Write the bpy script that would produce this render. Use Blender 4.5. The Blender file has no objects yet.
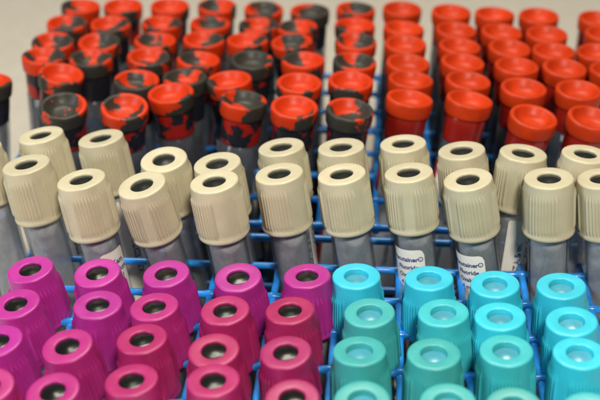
import bpy, math, random
from mathutils import Vector, Matrix, noise

R = math.radians
random.seed(7)
scene = bpy.context.scene
col = scene.collection
MM = 0.001

# ------------------------------------------------------------------ camera
CAM_H = 277.0            # mm above the bench
PITCH, YAW, FPX = 28.0, 4.0, 1175.0
cam_d = bpy.data.cameras.new('camera')
cam_d.sensor_width = 36
cam_d.lens = FPX / 600 * 36
cam_d.clip_start, cam_d.clip_end = 0.01, 20
cam_d.dof.use_dof = True
cam_d.dof.focus_distance = 0.372
cam_d.dof.aperture_fstop = 12
cam_d.dof.aperture_blades = 7
cam = bpy.data.objects.new('camera', cam_d)
col.objects.link(cam)
cam.location = (0, 0, CAM_H * MM)
cam.rotation_euler = (R(90 - PITCH), 0, R(YAW))
scene.camera = cam

# ------------------------------------------------------------------ light
world = bpy.data.worlds.new('World')
scene.world = world
world.use_nodes = True
bg = world.node_tree.nodes['Background']
bg.inputs[0].default_value = (0.86, 0.92, 1.0, 1)
bg.inputs[1].default_value = 0.075


def area(name, loc, target, size, power, colour):
    d = bpy.data.lights.new(name, 'AREA')
    d.shape = 'RECTANGLE'
    d.size, d.size_y = size
    d.energy = power
    d.color = colour
    o = bpy.data.objects.new(name, d)
    col.objects.link(o)
    o.location = loc
    o.rotation_euler = (Vector(target) - Vector(loc)).to_track_quat('-Z', 'Y').to_euler()
    return o


area('ceiling_tube_light', (-0.10, 0.75, 1.25), (0, 0.38, 0.1), (0.7, 0.12), 13.6, (1.0, 0.91, 0.76))
area('camera_side_light', (0.12, -0.22, 0.70), (0.02, 0.36, 0.1), (0.12, 0.08), 6.6, (1.0, 0.92, 0.80))
area('added_side_light', (-0.70, 0.0, 0.50), (0, 0.34, 0.08), (0.10, 0.6), 4.6, (0.86, 0.93, 1.0))  # unseen cool side lamp, added for upright streaks on tubes and ribs


scene.view_settings.view_transform = 'Standard'
scene.view_settings.look = 'None'
scene.view_settings.gamma = 1
scene.view_settings.exposure = -0.1
scene.cycles.use_denoising = True
scene.cycles.transparent_max_bounces = 24
scene.cycles.max_bounces = 10

# ------------------------------------------------------------------ helpers
ZG = 65.0                # height of the racks' top grid (mm)
cy_, sy_ = math.cos(R(YAW)), math.sin(R(YAW))
cp_, sp_ = math.cos(R(PITCH)), math.sin(R(PITCH))


def at(px, py, z):
    """point of the plane at height z (mm) that stands at pixel px, py of the 600 x 400 photo"""
    u, v = (px - 300) / FPX, (py - 200) / FPX
    t = (CAM_H - z) / (sp_ + v * cp_)
    f = t * (cp_ - v * sp_)
    s = t * u
    return Vector((s * cy_ - f * sy_, s * sy_ + f * cy_, z))


def link(name, mesh, parent=None):
    o = bpy.data.objects.new(name, mesh)
    col.objects.link(o)
    if parent:
        o.parent = parent
    return o


def mesh_from(name, verts, faces, mat, smooth=True):
    me = bpy.data.meshes.new(name)
    me.from_pydata([(x * MM, y * MM, z * MM) for x, y, z in verts], [], faces)
    me.materials.append(mat)
    if smooth:
        me.polygons.foreach_set('use_smooth', [True] * len(me.polygons))
    me.update()
    return me


def lathe(name, prof, n, mat, fn=None, smooth=True):
    """prof: (radius, z) in mm; fn(radius, z, angle) -> radius; end radii of 0 close to a point"""
    V, F = [], []
    rows = []
    for (r, z) in prof:
        if r == 0:
            rows.append([len(V)] * n)
            V.append((0, 0, z))
        else:
            ids = []
            for i in range(n):
                a = 2 * math.pi * i / n
                rr = fn(r, z, a) if fn else r
                ids.append(len(V))
                V.append((rr * math.cos(a), rr * math.sin(a), z))
            rows.append(ids)
    for a, b in zip(rows, rows[1:]):
        for i in range(n):
            j = (i + 1) % n
            f = [a[i], a[j], b[j], b[i]]
            g = []
            for q in f:
                if q not in g:
                    g.append(q)
            if len(g) > 2:
                F.append(g)
    me = mesh_from(name, V, F, mat, smooth)
    # outward normals: profile runs from top centre outward and down -> flip
    me.flip_normals()
    return me


def nodes(name):
    m = bpy.data.materials.new(name)
    m.use_nodes = True
    nt = m.node_tree
    return m, nt, nt.nodes['Principled BSDF'], nt.nodes['Material Output']


def N(nt, kind, **kw):
    n = nt.nodes.new(kind)
    for k, v in kw.items():
        if k in n.inputs.keys() if hasattr(n.inputs, 'keys') else False:
            n.inputs[k].default_value = v
        else:
            setattr(n, k, v)
    return n


def plastic(name, colour, rough, sss=0.0, var=0.10, bump=0.10, bscale=900, hue=0.0, coat=0.0, dirt=None, spec=0.5):
    m, nt, p, out = nodes(name)
    L = nt.links.new
    tc = nt.nodes.new('ShaderNodeTexCoord')
    oi = nt.nodes.new('ShaderNodeObjectInfo')
    add = nt.nodes.new('ShaderNodeVectorMath'); add.operation = 'ADD'
    L(tc.outputs['Object'], add.inputs[0])
    L(oi.outputs['Random'], add.inputs[1])
    n1 = N(nt, 'ShaderNodeTexNoise', Scale=170.0, Detail=5.0)
    L(add.outputs[0], n1.inputs['Vector'])
    hsv = nt.nodes.new('ShaderNodeHueSaturation')
    hsv.inputs['Color'].default_value = (*colour, 1)
    mr = nt.nodes.new('ShaderNodeMapRange')
    mr.inputs['From Min'].default_value = 0.3; mr.inputs['From Max'].default_value = 0.7
    mr.inputs['To Min'].default_value = 1 - var; mr.inputs['To Max'].default_value = 1 + var
    L(n1.outputs['Fac'], mr.inputs['Value'])
    mv = nt.nodes.new('ShaderNodeMath'); mv.operation = 'MULTIPLY'
    r2 = nt.nodes.new('ShaderNodeMapRange')
    r2.inputs['To Min'].default_value = 0.93; r2.inputs['To Max'].default_value = 1.07
    L(oi.outputs['Random'], r2.inputs['Value'])
    L(mr.outputs[0], mv.inputs[0]); L(r2.outputs[0], mv.inputs[1])
    L(mv.outputs[0], hsv.inputs['Value'])
    if hue:
        r3 = nt.nodes.new('ShaderNodeMapRange')
        r3.inputs['To Min'].default_value = 0.5 - hue; r3.inputs['To Max'].default_value = 0.5 + hue
        wn = nt.nodes.new('ShaderNodeTexWhiteNoise'); wn.noise_dimensions = '1D'
        L(oi.outputs['Random'], wn.inputs['W'])
        L(wn.outputs['Value'], r3.inputs['Value']); L(r3.outputs[0], hsv.inputs['Hue'])
    last = hsv.outputs[0]
    if dirt:
        n3 = N(nt, 'ShaderNodeTexNoise', Scale=420.0, Detail=6.0, Roughness=0.7)
        L(add.outputs[0], n3.inputs['Vector'])
        r4 = nt.nodes.new('ShaderNodeMapRange')
        r4.inputs['From Min'].default_value = 0.60; r4.inputs['From Max'].default_value = 0.78
        r4.inputs['To Max'].default_value = 0.45
        L(n3.outputs['Fac'], r4.inputs['Value'])
        mx = nt.nodes.new('ShaderNodeMix'); mx.data_type = 'RGBA'
        L(r4.outputs[0], mx.inputs['Factor']); L(last, mx.inputs[6])
        mx.inputs[7].default_value = (*dirt, 1)
        last = mx.outputs[2]
    L(last, p.inputs['Base Color'])
    n2 = N(nt, 'ShaderNodeTexNoise', Scale=float(bscale), Detail=4.0)
    L(add.outputs[0], n2.inputs['Vector'])
    rr = nt.nodes.new('ShaderNodeMapRange')
    rr.inputs['To Min'].default_value = rough - 0.10; rr.inputs['To Max'].default_value = rough + 0.12
    L(n1.outputs['Fac'], rr.inputs['Value']); L(rr.outputs[0], p.inputs['Roughness'])
    b = nt.nodes.new('ShaderNodeBump')
    b.inputs['Strength'].default_value = bump; b.inputs['Distance'].default_value = 0.0002
    L(n2.outputs['Fac'], b.inputs['Height']); L(b.outputs[0], p.inputs['Normal'])
    p.inputs['Coat Weight'].default_value = coat
    p.inputs['Specular IOR Level'].default_value = spec
    p.inputs['Coat Roughness'].default_value = 0.15
    if sss:
        p.inputs['Subsurface Weight'].default_value = sss
        p.inputs['Subsurface Radius'].default_value = (1, 0.7, 0.5)
        p.inputs['Subsurface Scale'].default_value = 0.0012
    return m


M = {}
M['cream'] = plastic('cream_plastic', (0.56, 0.51, 0.35), 0.36, sss=0.08, var=0.05, bump=0.12, dirt=(0.45, 0.38, 0.25))
for _n, _c in (('magenta', (0.41, 0.022, 0.185)), ('magenta_cool_lit', (0.41, 0.024, 0.265)), ('magenta_warm_lit', (0.37, 0.018, 0.115))):  # one magenta plastic; warm and cool light on the caps painted as tints
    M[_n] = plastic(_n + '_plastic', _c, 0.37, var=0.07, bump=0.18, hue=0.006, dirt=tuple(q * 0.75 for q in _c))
for _n, _c in (('turquoise_cool_lit', (0.035, 0.52, 0.68)), ('turquoise', (0.045, 0.48, 0.52)), ('turquoise_warm_lit', (0.050, 0.39, 0.385))):  # turquoise likewise: colour shifts stand in for cool and warm light
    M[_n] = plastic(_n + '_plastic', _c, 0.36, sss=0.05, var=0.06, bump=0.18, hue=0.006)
M['dark_rubber'] = plastic('dark_rubber', (0.007, 0.008, 0.007), 0.22, bump=0.04, spec=0.32)
M['soft_rubber'] = plastic('soft_dark_rubber', (0.013, 0.015, 0.012), 0.26, bump=0.05, spec=0.4)
M['grey_rubber'] = plastic('grey_rubber', (0.07, 0.34, 0.44), 0.24, bump=0.1)
M['red_rubber'] = plastic('red_rubber', (0.50, 0.036, 0.004), 0.40, var=0.14, bump=0.3, dirt=(0.30, 0.03, 0.012), spec=0.25)
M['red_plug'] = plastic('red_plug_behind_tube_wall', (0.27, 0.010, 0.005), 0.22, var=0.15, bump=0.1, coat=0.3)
M['blue'] = plastic('blue_coated_wire', (0.018, 0.25, 0.76), 0.28, var=0.16, bump=0.35, bscale=420, coat=0.25)
M['ink'] = plastic('blue_ink', (0.03, 0.04, 0.22), 0.6, bump=0.0)
M['grey_ink'] = plastic('grey_ink', (0.12, 0.13, 0.17), 0.6, bump=0.0)
M['red_edge'] = plastic('red_label_stripe', (0.50, 0.012, 0.02), 0.5, bump=0.0)
M['paper'] = plastic('label_paper', (0.86, 0.83, 0.74), 0.5, var=0.05, bump=0.05)
M['bench'] = plastic('bench_laminate', (0.57, 0.53, 0.45), 0.45, var=0.06, bump=0.1, bscale=300)


def marbled(name, plug):
    m, nt, p, out = nodes(name)
    L = nt.links.new
    at_ = nt.nodes.new('ShaderNodeAttribute'); at_.attribute_name = 'dark_field'
    tc = nt.nodes.new('ShaderNodeTexCoord')
    oi = nt.nodes.new('ShaderNodeObjectInfo')
    add = nt.nodes.new('ShaderNodeVectorMath'); add.operation = 'ADD'
    L(tc.outputs['Object'], add.inputs[0]); L(oi.outputs['Random'], add.inputs[1])
    n1 = N(nt, 'ShaderNodeTexNoise', Scale=330.0, Detail=6.0, Roughness=0.66)
    L(add.outputs[0], n1.inputs['Vector'])
    s = nt.nodes.new('ShaderNodeMath'); s.operation = 'MULTIPLY_ADD'
    s.inputs[1].default_value = 5.0; s.inputs[2].default_value = -2.5
    L(n1.outputs['Fac'], s.inputs[0])
    a2 = nt.nodes.new('ShaderNodeMath'); a2.operation = 'ADD'
    L(at_.outputs['Fac'], a2.inputs[0]); L(s.outputs[0], a2.inputs[1])
    mr = nt.nodes.new('ShaderNodeMapRange')
    n3 = N(nt, 'ShaderNodeTexNoise', Scale=210.0, Detail=4.0)
    L(add.outputs[0], n3.inputs['Vector'])
    s3 = nt.nodes.new('ShaderNodeMath'); s3.operation = 'MULTIPLY_ADD'
    s3.inputs[1].default_value = 13.0; s3.inputs[2].default_value = -6.6
    L(n3.outputs['Fac'], s3.inputs[0])
    a3 = nt.nodes.new('ShaderNodeMath'); a3.operation = 'ADD'
    L(a2.outputs[0], a3.inputs[0]); L(s3.outputs[0], a3.inputs[1])
    mr.inputs['From Min'].default_value = -0.35; mr.inputs['From Max'].default_value = 0.35
    L(a3.outputs[0], mr.inputs['Value'])
    n2 = N(nt, 'ShaderNodeTexNoise', Scale=700.0, Detail=4.0)
    L(add.outputs[0], n2.inputs['Vector'])
    def ramp(c1, c2):
        mx = nt.nodes.new('ShaderNodeMix'); mx.data_type = 'RGBA'
        mx.inputs[6].default_value = (*c1, 1); mx.inputs[7].default_value = (*c2, 1)
        L(n2.outputs['Fac'], mx.inputs['Factor'])
        return mx.outputs[2]
    if plug:
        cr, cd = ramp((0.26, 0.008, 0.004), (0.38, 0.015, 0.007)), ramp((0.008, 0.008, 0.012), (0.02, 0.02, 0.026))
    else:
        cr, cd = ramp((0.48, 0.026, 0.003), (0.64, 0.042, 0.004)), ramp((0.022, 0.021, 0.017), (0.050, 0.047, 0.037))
    mx = nt.nodes.new('ShaderNodeMix'); mx.data_type = 'RGBA'
    L(mr.outputs[0], mx.inputs['Factor']); L(cr, mx.inputs[6]); L(cd, mx.inputs[7])
    L(mx.outputs[2], p.inputs['Base Color'])
    p.inputs['Roughness'].default_value = 0.25 if plug else 0.42
    p.inputs['Specular IOR Level'].default_value = 0.28
    b = nt.nodes.new('ShaderNodeBump')
    b.inputs['Strength'].default_value = 0.15; b.inputs['Distance'].default_value = 0.0002
    L(n2.outputs['Fac'], b.inputs['Height']); L(b.outputs[0], p.inputs['Normal'])
    return m


M['marbled'] = marbled('marbled_rubber', False)
M['marbled_plug'] = marbled('marbled_plug_behind_tube_wall', True)


def clear_tube(name, body, fac_lo, fac_hi):
    m, nt, p, out = nodes(name)
    L = nt.links.new
    tc = nt.nodes.new('ShaderNodeTexCoord')
    oi = nt.nodes.new('ShaderNodeObjectInfo')
    add = nt.nodes.new('ShaderNodeVectorMath'); add.operation = 'ADD'
    L(tc.outputs['Object'], add.inputs[0]); L(oi.outputs['Random'], add.inputs[1])
    mp = nt.nodes.new('ShaderNodeMapping'); mp.inputs['Scale'].default_value = (1, 1, 0.6)
    L(add.outputs[0], mp.inputs['Vector'])
    n1 = N(nt, 'ShaderNodeTexNoise', Scale=230.0, Detail=6.0, Roughness=0.65)
    L(mp.outputs[0], n1.inputs['Vector'])
    n2 = N(nt, 'ShaderNodeTexNoise', Scale=1500.0, Detail=3.0)
    L(add.outputs[0], n2.inputs['Vector'])
    mr = nt.nodes.new('ShaderNodeMapRange')
    mr.inputs['From Min'].default_value = 0.25; mr.inputs['From Max'].default_value = 0.75
    mr.inputs['To Min'].default_value = fac_lo; mr.inputs['To Max'].default_value = fac_hi
    L(n1.outputs['Fac'], mr.inputs['Value'])
    lw = nt.nodes.new('ShaderNodeLayerWeight'); lw.inputs['Blend'].default_value = 0.35
    mx = nt.nodes.new('ShaderNodeMath'); mx.operation = 'MULTIPLY_ADD'
    mx.inputs[1].default_value = 0.5
    L(lw.outputs['Fresnel'], mx.inputs[0]); L(mr.outputs[0], mx.inputs[2]); mx.use_clamp = True
    cr = nt.nodes.new('ShaderNodeMix'); cr.data_type = 'RGBA'
    cr.inputs[6].default_value = (*[c * 0.88 for c in body], 1)
    cr.inputs[7].default_value = (*[min(1, c * 1.14) for c in body], 1)
    L(n2.outputs['Fac'], cr.inputs['Factor'])
    L(cr.outputs[2], p.inputs['Base Color'])
    p.inputs['Roughness'].default_value = 0.14
    p.inputs['Coat Weight'].default_value = 1.0
    p.inputs['Coat Roughness'].default_value = 0.05
    tr = nt.nodes.new('ShaderNodeBsdfTransparent')
    tr.inputs[0].default_value = (0.93, 0.95, 0.96, 1)
    ms = nt.nodes.new('ShaderNodeMixShader')
    L(mx.outputs[0], ms.inputs[0]); L(tr.outputs[0], ms.inputs[1]); L(p.outputs[0], ms.inputs[2])
    L(ms.outputs[0], out.inputs['Surface'])
    return m


M['tube'] = clear_tube('clear_tube', (0.84, 0.84, 0.86), 0.30, 0.64)
M['wall'] = clear_tube('clear_outer_wall', (0.20, 0.21, 0.23), 0.05, 0.16)
M['big_tube'] = clear_tube('clear_big_tube', (0.16, 0.17, 0.20), 0.20, 0.40)

# ------------------------------------------------------------------ the bench
me = mesh_from('bench_top', [(-3500, -1500, 0), (3500, -1500, 0), (3500, 4500, 0), (-3500, 4500, 0)],
               [(0, 1, 2, 3)], M['bench'], smooth=False)
o = link('table_surface', me)
o['kind'] = 'structure'

# ------------------------------------------------------------------ racks
PX = 21.0


def wire_mesh(name, p0, p1, bumps, r=1.25, seed=0, capped=True):
    p0, p1 = Vector(p0), Vector(p1)
    d = p1 - p0
    Ln = d.length
    d.normalize()
    up = Vector((0, 0, 1)) if abs(d.z) < 0.9 else Vector((1, 0, 0))
    a = d.cross(up).normalized()
    b = a.cross(d).normalized()
    V, F = [], []
    n = 12
    m = max(6, int(Ln / 0.9))
    ts = [-r * 0.98, -r * 0.7, -r * 0.3] + [Ln * k / m for k in range(m + 1)] + [Ln + r * 0.3, Ln + r * 0.7, Ln + r * 0.98]
    for t in ts:
        if t < 0:
            rr = math.sqrt(max(0, r * r - t * t))
        elif t > Ln:
            rr = math.sqrt(max(0, r * r - (t - Ln) ** 2))
        else:
            rr = r * (1 + 0.05 * noise.noise(Vector((t * 0.15, seed * 3.1, 0.3))))
            for q in bumps:
                rr += 0.42 * math.exp(-((t - q) / 1.5) ** 2)
        w = p0 + d * t
        w = w + (a * noise.noise(Vector((t * 0.02, seed * 1.7, 0))) + b * noise.noise(Vector((t * 0.02, seed * 1.7, 9)))) * 0.5
        for i in range(n):
            an = 2 * math.pi * i / n
            V.append(tuple(w + a * (rr * math.cos(an)) + b * (rr * math.sin(an))))
    k = len(ts)
    for j in range(k - 1):
        for i in range(n):
            i2 = (i + 1) % n
            F.append((j * n + i, j * n + i2, (j + 1) * n + i2, (j + 1) * n + i))
    F.append(tuple(range(n - 1, -1, -1)))
    F.append(tuple((k - 1) * n + i for i in range(n)))
    return mesh_from(name, V, F, M['blue'])


def join_meshes(name, meshes, mat):
    V, F = [], []
    for m_ in meshes:
        b = len(V)
        V += [(v.co.x / MM, v.co.y / MM, v.co.z / MM) for v in m_.vertices]
        F += [tuple(b + i for i in p.vertices) for p in m_.polygons]
        bpy.data.meshes.remove(m_)
    return mesh_from(name, V, F, mat)


def build_rack(label, x0, y0, nx, ny, py, skew):
    """x0,y0: front left corner of the top grid; skew: how far its foot stands to the side"""
    w, h = nx * PX, ny * py
    root = bpy.data.objects.new('test_tube_rack', None)
    col.objects.link(root)
    root.location = ((x0 + skew) * MM, y0 * MM, 0)
    root['label'] = label
    root['category'] = 'rack'
    root['group'] = 'blue wire test tube racks'
    sd = random.random() * 100
    for tier, z in (('top_grid', ZG), ('bottom_grid', 14.0)):
        sx = -skew * z / ZG
        xb = [i * PX for i in range(nx + 1)]
        yb = [j * py for j in range(ny + 1)]
        rim = []
        for j in (0, ny):
            rim.append(wire_mesh('w', (sx, yb[j], z), (sx + w, yb[j], z), xb, 1.38, sd + j))
        for i in (0, nx):
            rim.append(wire_mesh('w', (sx + xb[i], 0, z), (sx + xb[i], h, z), yb, 1.38, sd + 20 + i))
        g = link(tier, join_meshes(tier, rim, M['blue']), root)
        for j in range(1, ny):
            link('cross_wire', wire_mesh('cross_wire', (sx, yb[j], z), (sx + w, yb[j], z), xb, 1.22, sd + 40 + j), g)
        for i in range(1, nx):
            link('long_wire', wire_mesh('long_wire', (sx + xb[i], 0, z - 0.9), (sx + xb[i], h, z - 0.9), yb, 1.22, sd + 70 + i), g)
    for (cx, cyy) in ((0, 0), (w, 0), (w, h), (0, h)):
        link('corner_post', wire_mesh('corner_post', (cx, cyy, 1.4), (cx - skew * (ZG + 3) / ZG, cyy, ZG + 3), [12.6, ZG - 1], 1.7, sd + cx), root)
    for j, z in ((0, 38.0), (h, 38.0)):
        sx = -skew * z / ZG
        link('middle_rail', wire_mesh('middle_rail', (sx, j, z), (sx + w, j, z), [], 1.25, sd + 99 + j), root)
    return root


# column lines of the front rack: x = 0 is the line seen at (400, 362)
XL = at(400, 362, ZG).x
X1 = XL - 6 * PX
Y1B = at(380, 241, ZG).y          # rear line of the front rack
PY1 = 19.8
Y1 = Y1B - 7 * PY1
build_rack('blue coated wire rack in front, holding the cream, magenta and turquoise caps', X1, Y1, 11, 7, PY1, 5.0)
PY2 = 21.0
Y2 = at(380, 228, ZG).y
X2 = at(330, 125, ZG).x - 6 * PX
build_rack('blurred blue wire rack at the back, full of rubber stoppered tubes', X2, Y2, 13, 7, PY2, -4.0)


# ------------------------------------------------------------------ cap and tube shapes
def sm(a, b, x):
    t = max(0, min(1, (x - a) / (b - a)))
    return t * t * (3 - 2 * t)


def ribs(depth, z_top, z_bot, count, panels, plain):
    def f(r, z, a):
        m = sm(z_top, z_top - 1.4, z) * (1 - sm(z_bot + 0.6, z_bot, z))
        if m <= 0:
            return r
        k = (a / (2 * math.pi) * panels) % 1.0
        rib = 0.5 + 0.5 * math.cos(a * count)
        rib = rib ** 1.3
        if k < plain:                       # smooth panel bordered by two ridges
            e = min(k, plain - k) * 360 / panels
            edge = math.exp(-((e - 2.2) / 1.5) ** 2)
            return r + m * depth * (1.0 * edge)
        return r + m * depth * rib * 0.95
    return f


def cap_mesh(name, mat, H, r_top, r_neck, r_bot, r_lip, hole, rib_depth, rib_top, count, panels, plain, bore):
    P = [(hole - 0.05, -3.2), (hole, -0.5), (hole + 0.06, -0.2), (hole + 0.22, -0.04), (hole + 0.5, 0.0), (r_top - 1.2, 0.05),
         (r_top - 0.6, 0.0), (r_top - 0.28, -0.08), (r_top - 0.08, -0.26), (r_top, -0.55), (r_top + 0.02, -0.85)]
    zt = rib_top
    P += [(r_top + (r_neck - r_top) * k / 3, -0.85 + (zt + 0.85) * k / 3) for k in (1, 2, 3)]
    zb = -H + 2.0
    for k in range(1, 13):
        P.append((r_neck + (r_bot - r_neck) * k / 12, zt + (zb - zt) * k / 12))
    P += [(r_lip - 0.05, -H + 1.5), (r_lip + 0.06, -H + 1.0), (r_lip, -H + 0.45), (r_lip - 0.3, -H + 0.1), (r_lip - 0.7, -H),
          (bore, -H), (bore, -H + 4)]
    return lathe(name, P, 288, mat, ribs(rib_depth, zt, zb, count, panels, plain))


def septum_mesh(name, mat, r, z):
    P = [(0, z + 0.26), (0.5, z + 0.25), (1.0, z + 0.20), (1.5, z + 0.11), (2.0, z + 0.0), (2.5, z - 0.1), (3.0, z - 0.2), (r - 0.4, z - 0.32), (r, z - 0.4)]
    return lathe(name, P, 48, mat)


def tube_mesh(name, mat, inner, r, L, top, wall):
    """clear outer wall with a rounded bottom, and the frosted inner wall; z measured down from the cap's top"""
    def shell(r, L0, top, cap_in):
        P = [(r - 0.5, -top - 0.4), (r - 0.3, -top), (r, -top - 0.1), (r, -top - 8)]
        P += [(r * (1 - 0.03 * k / 4), -top - 8 - (L0 - top - 8 - r) * k / 4) for k in (1, 2, 3, 4)]
        rb = r * 0.97
        for k in range(1, 8):
            a = math.pi / 2 * k / 8
            P.append((rb * math.cos(a), -L0 + r - r * math.sin(a)))
        P.append((0, -L0))
        return lathe(name, P, 64, mat)
    a, b = shell(r, L, top, False), shell(r - wall, L - 1.0, top + 0.6, True)
    V = [tuple(v.co / MM) for v in a.vertices] + [tuple(v.co / MM) for v in b.vertices]
    na, fa = len(a.vertices), len(a.polygons)
    F = [tuple(p.vertices) for p in a.polygons] + [tuple(na + q for q in p.vertices) for p in b.polygons]
    me = mesh_from(name, V, F, mat)
    me.materials.append(inner)
    me.polygons.foreach_set('material_index', [0] * fa + [1] * (len(F) - fa))
    return me


L_CREAM, L_LOW, L_BIG = 104.5, 83.5, 103.5
MESH = {}
MESH['cream_cap'] = cap_mesh('cap', M['cream'], 19.8, 7.95, 8.2, 8.3, 8.6, 3.8, 0.62, -3.2, 48, 4, 0.36, 6.7)
MESH['cream_cap_plain'] = cap_mesh('cap', M['cream'], 19.8, 7.95, 8.2, 8.3, 8.6, 3.8, 0.62, -3.2, 48, 3, 0.52, 6.7)
for _n in ('magenta', 'magenta_cool_lit', 'magenta_warm_lit'):
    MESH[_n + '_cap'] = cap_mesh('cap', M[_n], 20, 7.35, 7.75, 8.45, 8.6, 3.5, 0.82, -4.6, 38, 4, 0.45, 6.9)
for _n in ('turquoise_cool_lit', 'turquoise', 'turquoise_warm_lit'):
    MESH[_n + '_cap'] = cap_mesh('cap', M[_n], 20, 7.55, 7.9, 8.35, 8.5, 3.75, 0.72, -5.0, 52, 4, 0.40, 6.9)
MESH['flush_septum'] = septum_mesh('rubber_septum', M['soft_rubber'], 3.9, -0.3)
MESH['dark_septum'] = septum_mesh('rubber_septum', M['dark_rubber'], 3.7, -0.32)
MESH['grey_septum'] = septum_mesh('rubber_septum', M['grey_rubber'], 3.85, -1.35)
MESH['tube_cream'] = tube_mesh('tube', M['wall'], M['tube'], 6.8, L_CREAM, 17, 0.9)
MESH['tube_low'] = tube_mesh('tube', M['wall'], M['tube'], 6.5, L_LOW, 17, 1.15)
MESH['tube_big'] = tube_mesh('tube', M['wall'], M['big_tube'], 7.75, L_BIG, 16.8, 1.1)

STOP = [(0, -3.7), (1.2, -3.68), (2.5, -3.62), (3.6, -3.5), (4.6, -3.1), (5.5, -2.35), (6.2, -1.5), (6.7, -0.8), (7.0, -0.35), (7.25, -0.08),
        (7.7, 0.0), (8.3, -0.03), (8.62, -0.18), (8.8, -0.5), (8.88, -1.1), (8.88, -2.2), (8.82, -3.4), (8.72, -4.6), (8.6, -5.6),
        (8.35, -6.1), (7.9, -6.3), (7.2, -6.3)]
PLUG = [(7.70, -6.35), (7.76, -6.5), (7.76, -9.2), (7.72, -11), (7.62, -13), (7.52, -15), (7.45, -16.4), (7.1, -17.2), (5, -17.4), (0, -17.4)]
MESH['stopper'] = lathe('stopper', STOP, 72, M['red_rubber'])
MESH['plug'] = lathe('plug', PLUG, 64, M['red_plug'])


def blob_mesh(base_prof, n, mat, blobs, name):
    # subdivide the profile so that the patch field is dense enough
    P = []
    for a, b in zip(base_prof, base_prof[1:]):
        k = max(1, int(math.dist(a, b) / 1.1))
        P += [(a[0] + (b[0] - a[0]) * i / k, a[1] + (b[1] - a[1]) * i / k) for i in range(k)]
    P.append(base_prof[-1])
    P = [(r if (r > 0 or i in (0, len(P) - 1)) else 0.01, z) for i, (r, z) in enumerate(P)]
    me = lathe(name, P, n, mat)
    att = me.attributes.new('dark_field', 'FLOAT', 'POINT')
    C = [(Vector((r * math.cos(R(a)), r * math.sin(R(a)), z)), q + 0.45) for a, r, z, q in blobs]
    att.data.foreach_set('value', [max([q - (v.co / MM - c).length for c, q in C] or [-9]) for v in me.vertices])
    return me


# ------------------------------------------------------------------ labels with print
def wrap(me, r, z0, ang0, vertical=False):
    """bend a flat text mesh (x right, y up, mm) on to the tube wall"""
    for v in me.vertices:
        x, y = v.co.x, v.co.y
        if vertical:
            x, y = -y, x
        a = ang0 + x / r
        v.co = Vector((r * math.cos(a), r * math.sin(a), z0 + y)) * MM
    me.update()


def text_mesh(body, size, mat, r, z0, ang0, vertical=False, align='LEFT'):
    cu = bpy.data.curves.new('print', 'FONT')
    cu.body = body
    cu.size = size
    cu.align_x = align
    cu.offset = size * 0.03
    cu.resolution_u = 3
    ob = bpy.data.objects.new('print', cu)
    me = bpy.data.meshes.new_from_object(ob)
    bpy.data.objects.remove(ob)
    wrap(me, r, z0, ang0, vertical)
    me.materials.clear()
    me.materials.append(mat)
    me.name = 'print'
    return me


def patch_mesh(name, r, a0, a1, z_top, z_bot, mat, corner=2.2):
    """curved paper patch with rounded upper corners"""
    nx, nz = 26, 30
    V, F = [], []
    wdt = (a1 - a0) * r
    for i in range(nx + 1):
        s = wdt * i / nx
        e = min(s, wdt - s)
        zt = z_top - (corner - math.sqrt(max(0, corner ** 2 - (corner - min(e, corner)) ** 2)))
        for j in range(nz + 1):
            V.append((r * math.cos(a0 + s / r), r * math.sin(a0 + s / r), zt + (z_bot - zt) * j / nz))
    for i in range(nx):
        for j in range(nz):
            q = i * (nz + 1) + j
            F.append((q, q + nz + 1, q + nz + 2, q + 1))
    return mesh_from(name, V, F, mat)


LBL = {}


def label_set(kind):
    """paper patch and its print; angle 0 is the middle of the patch"""
    if kind in LBL:
        return LBL[kind]
    out = []
    if kind == 'flat':            # print runs round the tube, ends at the patch's right edge
        r = 6.88
        out.append(patch_mesh('paper_label', r, R(-75), R(55), -25.6, -72, M['paper']))
        for k, (s, zz) in enumerate((('Vacutainer®', -30.0), ('Fluoride', -33.0), ('Oxalate', -36.0), ('4 ml', -39.0))):
            out.append(text_mesh(s, 2.3, M['ink'], r + 0.05, zz, R(50 - (0, 14, 17, 40)[k]), align='RIGHT'))
    elif kind == 'upright':       # print runs along the tube
        r = 6.88
        out.append(patch_mesh('paper_label', r, R(-60), R(60), -22.5, -72, M['paper'], 1.0))
        for k, s in enumerate(('K3E EDTA 5 ml', 'Vacuette LOT 04', 'Kaliumoxalat 4 ml R')):
            me = text_mesh(s, 3.2, M['ink'], r + 0.05, -52, R(-46 + 37 * (k + 1)), vertical=True)
            out.append(me)
    elif kind == 'red':           # white label with a red edge on a big tube
        r = 7.83
        out.append(patch_mesh('paper_label', r, R(-75), R(75), -24, -80, M['paper'], 1.5))
        out.append(patch_mesh('red_stripe', r + 0.03, R(-75), R(-62), -25, -80, M['red_edge'], 0.6))
        out.append(text_mesh('Vacutainer®  10 ml', 2.8, M['grey_ink'], r + 0.05, -70, R(4), vertical=True))
    else:                         # slanted little print seen at a shoulder
        r = 6.88
        out.append(patch_mesh('paper_label', r, R(-45), R(45), -25.5, -72, M['paper'], 2.0))
        for k, (s, zz) in enumerate((('O Kam', -30.6), ('Natrium', -33.6), ('Lot 51', -36.6), ('5 ml', -39.8))):
            out.append(text_mesh(s, 2.7, M['ink'], r + 0.05, zz, R(-38)))
    LBL[kind] = out
    return out


# ------------------------------------------------------------------ one capped tube of each kind, then copies
def proto(name, L, parts):
    root = bpy.data.objects.new(name, None)
    kids = []
    for nm, me, z in parts:
        o = bpy.data.objects.new(nm, me)
        o.location = (0, 0, z * MM)
        o.parent = root
        kids.append(o)
    return root, kids


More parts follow.
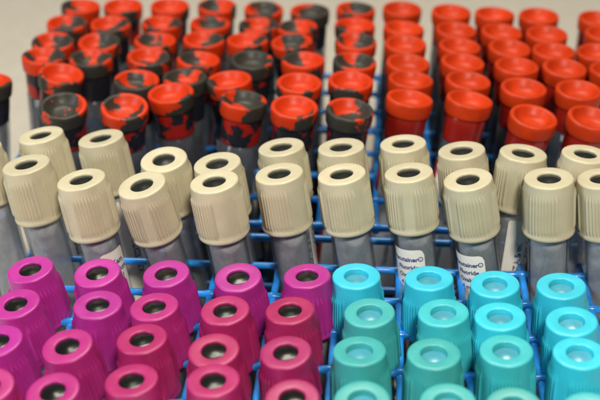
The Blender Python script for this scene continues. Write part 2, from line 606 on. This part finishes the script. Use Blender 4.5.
KINDS = {
    'cream': ('blood_collection_tube', L_CREAM, 'cream_cap', 'flush_septum', 'tube_cream'),
    'magenta': ('blood_collection_tube', L_LOW, 'magenta_cap', 'dark_septum', 'tube_low'),
    'turquoise': ('blood_collection_tube', L_LOW, 'turquoise_cap', 'grey_septum', 'tube_low'),
}


def pose(px, py, L, lean_x, lean_y, rack, slack=3.8):
    """top at the pixel, axis leaning; keep the axis inside its cell of the rack's top grid"""
    ztop = L * math.cos(math.hypot(lean_x, lean_y)) + 0.4
    p = at(px, py, ztop)
    H = ztop - ZG
    gx, gy = p.x - math.tan(lean_x) * H, p.y - math.tan(lean_y) * H
    if rack == 1:
        ox, oy, pyy, sl = X1, Y1, PY1, slack
    else:
        ox, oy, pyy, sl = X2, Y2, PY2, 3.6
    cx = ox + (math.floor((gx - ox) / PX) + 0.5) * PX
    cyy = oy + (math.floor((gy - oy) / pyy) + 0.5) * pyy
    gx = max(cx - sl, min(cx + sl, gx))
    gy = max(cyy - sl - 2.2, min(cyy + sl + 2.2, gy))
    d = Vector((p.x - gx, p.y - gy, H))
    if H < 30:           # short lever: the grid alone must not tip a low tube over
        tx, ty = max(-0.16, min(0.16, d.x / H)), max(-0.14, min(0.14, d.y / H))
        d = Vector((tx, ty, 1))
    d.normalize()
    base = p - d * L
    if base.z < 0.2:
        base.z = 0.2
    return base, d


def place(root, base, d, spin):
    col.objects.link(root)
    q = Vector((0, 0, 1)).rotation_difference(d)
    root.location = base * MM
    root.rotation_mode = 'QUATERNION'
    root.rotation_quaternion = q


def child(root, name, me, z, spin=0.0):
    o = bpy.data.objects.new(name, me)
    col.objects.link(o)
    o.parent = root
    o.location = (0, 0, z * MM)
    o.rotation_euler = (0, 0, spin)
    return o


def add_label(root, kind, L, ang):
    """ang: direction (degrees) the middle of the label faces; -90 is towards the camera"""
    ms = label_set(kind)
    lab = child(root, 'paper_label', ms[0], L, R(ang))
    for me in ms[1:]:
        t = bpy.data.objects.new(me.name.split('.')[0], me)
        col.objects.link(t)
        t.parent = lab


PROTO = {}


def capped(kind, px, py, label, group, lean=(-5, 0), paper=None, plain=False, spin=None, slack=3.8, tint=None):
    name, L, cap, sep, tb = KINDS[kind]
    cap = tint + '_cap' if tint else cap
    base, d = pose(px, py, L, R(lean[0]), R(lean[1]), 1, slack)
    root = bpy.data.objects.new(name, None)
    root['label'] = label
    root['category'] = 'test tube'
    root['group'] = group
    place(root, base, d, 0)
    spin = random.uniform(0, 2 * math.pi) if spin is None else R(spin)
    c = child(root, 'cap', MESH[cap + ('_plain' if plain else '')], L, spin)
    s = bpy.data.objects.new('rubber_septum', MESH[sep])
    col.objects.link(s)
    s.parent = c
    child(root, 'tube', MESH[tb], L, random.uniform(0, 6))
    if paper:
        add_label(root, paper[0], L, paper[1])
    return root


ORD = ['first', 'second', 'third', 'fourth', 'fifth', 'sixth', 'seventh', 'eighth', 'ninth', 'tenth', 'eleventh', 'twelfth', 'thirteenth']

# cream caps: px, py, lean x, plain panel to the camera?, spin, label
front_cream = [
    (26, 164, -6.5, 0, 20, None, 'beside the left edge of the photo'),
    (81, 179, -7.5, 0, 48, ('slant', -36), 'blue print on white label'),
    (141.5, 184.5, -10, 0, 75, None, 'half covering another cream cap'),
    (214, 181, -8, 1, 20, None, 'smooth panel facing the viewer'),
    (279, 173, -8, 1, 45, None, 'two ridges on its cap'),
    (341.5, 173.5, -8, 0, 25, None, 'behind the first turquoise cap'),
    (408.5, 172, -6, 0, 66, ('flat', -122), 'white label behind turquoise cap'),
    (467.7, 179, -9, 0, 30, ('flat', -128), 'white label and tilted cap'),
    (549, 177.8, -5, 1, 40, None, 'smooth panel in front and no label'),
    (602, 178, -5, 0, 15, None, 'cut off by right photo edge'),
]
for i, (px, py, lx, pl, spn, paper, txt) in enumerate(front_cream):
    capped('cream', px, py, f'tube, {ORD[i]} from left in front cream cap row, {txt}',
           'tubes with ribbed cream caps', (lx, {2: -7, 3: -2, 7: -2}.get(i, 0)), paper, bool(pl), spn)
back_cream = [
    (-22, 148, -8, None), (40.5, 134.6, -9, ('upright', -28)), (100.5, 137.6, -9, ('upright', -28)), (163.6, 159, -6, None),
    (217, 163, -8, None), (281, 146.5, -8, ('upright', -25)), (341, 146.6, -6, None), (403, 143, -5, None),
    (461.5, 150, -5, None), (523.4, 152.7, -2, ('upright', -50)), (585.6, 153.5, -2, None),
]
for i, (px, py, lx, paper) in enumerate(back_cream):
    tail = 'cut off by the left edge' if i == 0 else ('turned white label below its cap' if paper else 'no label in view')
    capped('cream', px, py, f'tube, {ORD[i]} from left in rear cream cap row, {tail}',
           'tubes with ribbed cream caps', (lx, {3: -8, 4: -3}.get(i, 2)), paper, False, None, 6.5)

mag = [
    [(30, 269, -7), (97, 272.5, -5), (166, 273.3, -5), (238, 277, -4), (307, 275.5, -4)],
    [(15.5, 303.6, -7), (97.5, 304.4, -3), (154, 306.3, -5), (225, 310, -4), (290, 310, -4.5)],
    [(-3, 341, -7), (67, 345.7, -7), (141.7, 338.6, -5), (213.6, 350, -4), (285.7, 352, -5)],
    [(-13, 386, -6), (52.5, 391, -7), (131.3, 380, -5), (213, 380, -3), (292, 398, -4)],
]
tur = [
    [(356.3, 275.7, -2), (429, 277.8, -3), (495, 283.8, -4), (561.4, 285.6, -4)],
    [(369.5, 312.4, -4), (443.3, 312.3, -5), (500, 316, -4), (571.7, 321, -5)],
    [(359.5, 350.5, -3), (434, 353.4, -2), (506.4, 350.3, -3), (580, 353, -2)],
    [(362, 400, -3), (448, 402, -3), (514, 407, -3), (590, 412, -3)],
]
V_, G_, C_ = 'magenta_cool_lit', 'magenta', 'magenta_warm_lit'
A_, U_, S_ = 'turquoise_cool_lit', 'turquoise', 'turquoise_warm_lit'
LIGHT_TINT = {'magenta': [[V_, V_, V_, V_, V_], [V_, V_, G_, C_, C_], [V_, G_, C_, C_, C_], [G_, G_, C_, C_, C_]],
        'turquoise': [[A_, A_, A_, A_], [S_, U_, A_, A_], [S_, S_, U_, A_], [S_, S_, S_, U_]]}  # which caps get the cool, middle and warm light put into their colour
rown = ['rearmost', 'second', 'third', 'frontmost']
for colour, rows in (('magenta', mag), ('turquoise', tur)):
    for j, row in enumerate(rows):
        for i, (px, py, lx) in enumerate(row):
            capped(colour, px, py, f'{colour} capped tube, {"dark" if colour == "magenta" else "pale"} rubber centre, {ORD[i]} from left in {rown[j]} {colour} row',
                   f'tubes with {colour} caps', (lx, random.uniform(-3, 1)), tint=LIGHT_TINT[colour][j][i])
# rows just below the picture's lower edge reach into it with nothing; left out

# ------------------------------------------------------------------ rubber stoppered tubes of the back rack
# px, py, dark patches (angle, radius, z, size) in mm; angle 270 faces the camera; None = plain red
B = [
    [  # row furthest back
        (80.7, 5, [(200, 6, -2, 6.5), (250, 8, -6, 4), (350, 3, -12, 5)]), (123, 5, [(300, 8.3, -5, 5.5), (200, 7, -9, 6)]),
        (170, 5, [(335, 8.3, -5, 5), (300, 7, -12, 7)]), (217, 5, [(150, 6, -2, 5), (280, 8.3, -3, 3), (340, 7, -12, 6)]),
        (264, 8, [(80, 4, -1, 6), (270, 8.3, -4, 5)]), (310, 10, [(45, 4, -1, 7), (300, 8.3, -4, 8.5), (270, 7, -12, 8)]),
        (356, 8, [(60, 5, -1, 5.5), (250, 8.3, -4, 4.5)]), (402.5, 8, None), (451.5, 11, None), (495, 13, None), (539, 15, None), (599, 18, None)],
    [
        (67, 22, [(30, 4, -1, 5.5), (270, 8.3, -5, 5)]), (110.5, 23, [(10, 4, -1, 5), (270, 8.3, -4, 5.5), (300, 7, -12, 7)]),
        (162, 22, [(10, 5, -1, 4.5), (190, 8, -4, 4)]), (210.5, 22.5, [(90, 2, -1, 5.5), (270, 8.3, -4, 3.5)]),
        (259, 24, [(190, 7, -1, 5.5), (10, 5, -1, 4), (330, 8, -6, 4)]), (297, 26, [(160, 4, -1, 5.5)]),
        (355, 24, [(180, 3, -1, 4), (300, 8.3, -5, 3)]), (404, 27, None), (456, 29, None), (502, 31, None), (547, 33, None), (606, 33, None)],
    [
        (52.5, 41, [(10, 4, -1, 5.5), (190, 8.3, -4, 5)]), (99, 41, [(30, 4, -1, 6), (320, 7, -13, 7)]),
        (155, 39.5, [(150, 3, -1, 4.5), (300, 8.3, -5, 5)]), (204, 38.5, [(30, 4, -1, 4.5), (275, 8.3, -5, 3)]),
        (247.5, 39, [(20, 6, -1, 3.5)]), (291.5, 41, [(100, 3, -1, 4.5), (300, 8.3, -5, 6), (210, 8, -6, 4)]),
        (356, 40.5, [(20, 5, -1, 5), (280, 8.3, -5, 2.5), (180, 8, -3, 3)]), (405.5, 43, None), (460, 45, None), (510, 47, None), (554, 50, None), (598, 51, None)],
    [
        (43.5, 55, [(20, 6, -1, 4.5), (180, 8.3, -1, 3.5), (200, 8.3, -8, 4.5), (320, 8.3, -5, 3.5)]),
        (90.5, 57, [(170, 5, -1, 5), (20, 6, -1, 4), (285, 8.3, -2, 6.5)]),
        (149, 56, [(10, 6, -1, 4), (180, 1, -4, 2.5), (290, 8.3, -4, 4.5)]), (198.5, 58.5, [(160, 5, -1, 5), (290, 8.3, -4, 4.5)]),
        (252, 59, [(90, 3, -1, 7.5), (270, 8, -4, 7.5), (180, 7, -2, 7), (340, 8, -5, 5)]), (303, 59, [(150, 6, -1, 4.5)]),
        (355, 60.5, [(190, 7, -2, 6.5), (40, 6, -1, 4.5)]), (408, 62, None), (463, 61, None), (517, 65, None), (565, 67, None), (612, 69, None)],
    [
        (-11, 80, [(330, 8, -5, 6.5), (300, 7, -12, 6)]),
        (61.5, 73, [(225, 8.3, -4.5, 3.8), (287, 8.3, -4, 4), (330, 8.3, -5.5, 3.5), (270, 7, -14, 8)]),
        (136.5, 79, [(100, 3, -2, 3.2), (235, 8.3, -4, 6), (290, 8.3, -4, 6.5), (270, 7, -12, 8)]),
        (185, 77, [(165, 6, -1, 4.8), (100, 7, 0, 3.2), (5, 7, 0, 4.5), (325, 8.3, -4, 6)]),
        (229, 79, [(200, 8.3, -1.5, 4.5), (280, 8.3, -6, 3.5), (250, 7, -13, 8)]), (299.5, 82, [(295, 8.3, -4, 2.8), (350, 8.3, -6, 3)]),
        (351, 80, [(230, 8.3, -4.5, 3.8), (275, 8.3, -5.5, 4.5)]), (411, 78.5, None), (468.5, 79.5, None), (524, 87, None), (579, 89, None)],
    [
        (63, 105, [(180, 3.5, -1, 6), (95, 6, 0, 5), (285, 8.3, -4, 6.8), (320, 8.3, -5, 5), (195, 8.3, -2, 3.6), (255, 7, -12, 7)]),
        (124.5, 106, [(150, 7, 0, 4), (300, 8, -3, 4.2), (345, 6, -1, 3.6), (195, 8.3, -5, 3), (230, 7, -12, 7), (320, 7, -12, 4.5)]),
        (170.4, 92, [(330, 8.3, -3.5, 4.6), (290, 8.3, -7, 3), (270, 2, -4, 2.2), (205, 7, -12, 6), (340, 7, -11, 3.5)]),
        (243.5, 99, [(75, 5.5, -1, 5.6), (20, 3.5, -2, 3.6), (190, 8, -1, 3.9), (322, 8.3, -4, 5.6), (270, 7, -13, 3.6), (195, 7, -13, 4.5)]),
        (294.5, 106, [(308, 8.3, -4.6, 4.8), (340, 8.3, -5, 4), (250, 8.3, -8, 3.5), (270, 7, -14, 9)]),
        (350, 109, [(300, 3.5, -2, 6.3), (215, 8, -1, 4.8), (25, 7.5, 0, 3.8), (255, 8.3, -4.5, 7), (270, 7, -14, 9)]),
        (410, 97.5, None), (470, 98.5, None), (534, 116, None), (592, 117, None)],
]
brown = ['furthest back', 'second from the back', 'third from the back', 'fourth from the back', 'fifth from the back', 'in front, nearest the cream caps']
look6 = ['dark bowl with a red right edge', 'red top with a dark wedge at the left', 'red top over a red banded plug', 'half dark bowl', 'red bowl, dark patch on the front rim', 'dark bowl with red back']
STOP_PX = {}
for j, row in enumerate(B):
    nm = nr = 0
    rnd = random.Random(50 + j)
    for i, (px, py, bl) in enumerate(row):
        root = bpy.data.objects.new('stoppered_test_tube', None)
        root['category'] = 'test tube'
        where = ['in furthest back stopper row', 'in second stopper row from back', 'in third stopper row from back',
                 'in fourth stopper row from back', 'in fifth stopper row from back', 'in frontmost stopper row'][j]
        if bl is None:
            root['label'] = f'plain red stopper tube, {ORD[nr]} from left {where}'
            root['group'] = 'tubes with plain red stoppers'
            nr += 1
        else:
            extra = ', ' + look6[nm] if j == 5 else ''
            root['label'] = f'red and black stopper tube, {ORD[nm]} from left {where}' if j != 5 else \
                f'marbled tube, {ORD[nm]} in front stopper row{extra}'
            root['group'] = 'tubes with red and black marbled stoppers'
            nm += 1
        lx = {5: 5, 4: 4}.get(j, 3) + random.uniform(-2, 2)
        if j == 5 and i >= 6:
            lx = 8
        base, d = pose(px, py, L_BIG, R(lx), R((random.uniform(-5, 0) if j != 5 else (-6, -5, -4, -1, -2, -6, 1, 1, -6, -5)[i])), 2)
        place(root, base, d, 0)
        if bl is None:
            st = child(root, 'stopper', MESH['stopper'], L_BIG, random.uniform(0, 6))
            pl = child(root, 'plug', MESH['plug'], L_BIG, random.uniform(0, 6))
        else:
            if j < 5:
                bl = bl + [(rnd.uniform(190, 350), 7, rnd.uniform(-13, -10), rnd.uniform(5.5, 8)), (rnd.uniform(190, 350), 8.8, rnd.uniform(-6, -3), rnd.uniform(2.5, 4))]
            st = child(root, 'stopper', blob_mesh(STOP, 72, M['marbled'], bl, 'stopper'), L_BIG)
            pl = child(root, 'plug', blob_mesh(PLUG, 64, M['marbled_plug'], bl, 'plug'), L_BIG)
        child(root, 'tube', MESH['tube_big'], L_BIG, random.uniform(0, 6))
        if (j, i) in ((5, 6), (5, 7), (5, 8)):
            add_label(root, 'red', L_BIG, {6: -84, 7: -88, 8: -84}[i])
        elif (j * 7 + i * 3) % 5 == 0 and j > 2:
            add_label(root, 'red', L_BIG, random.uniform(0, 360))
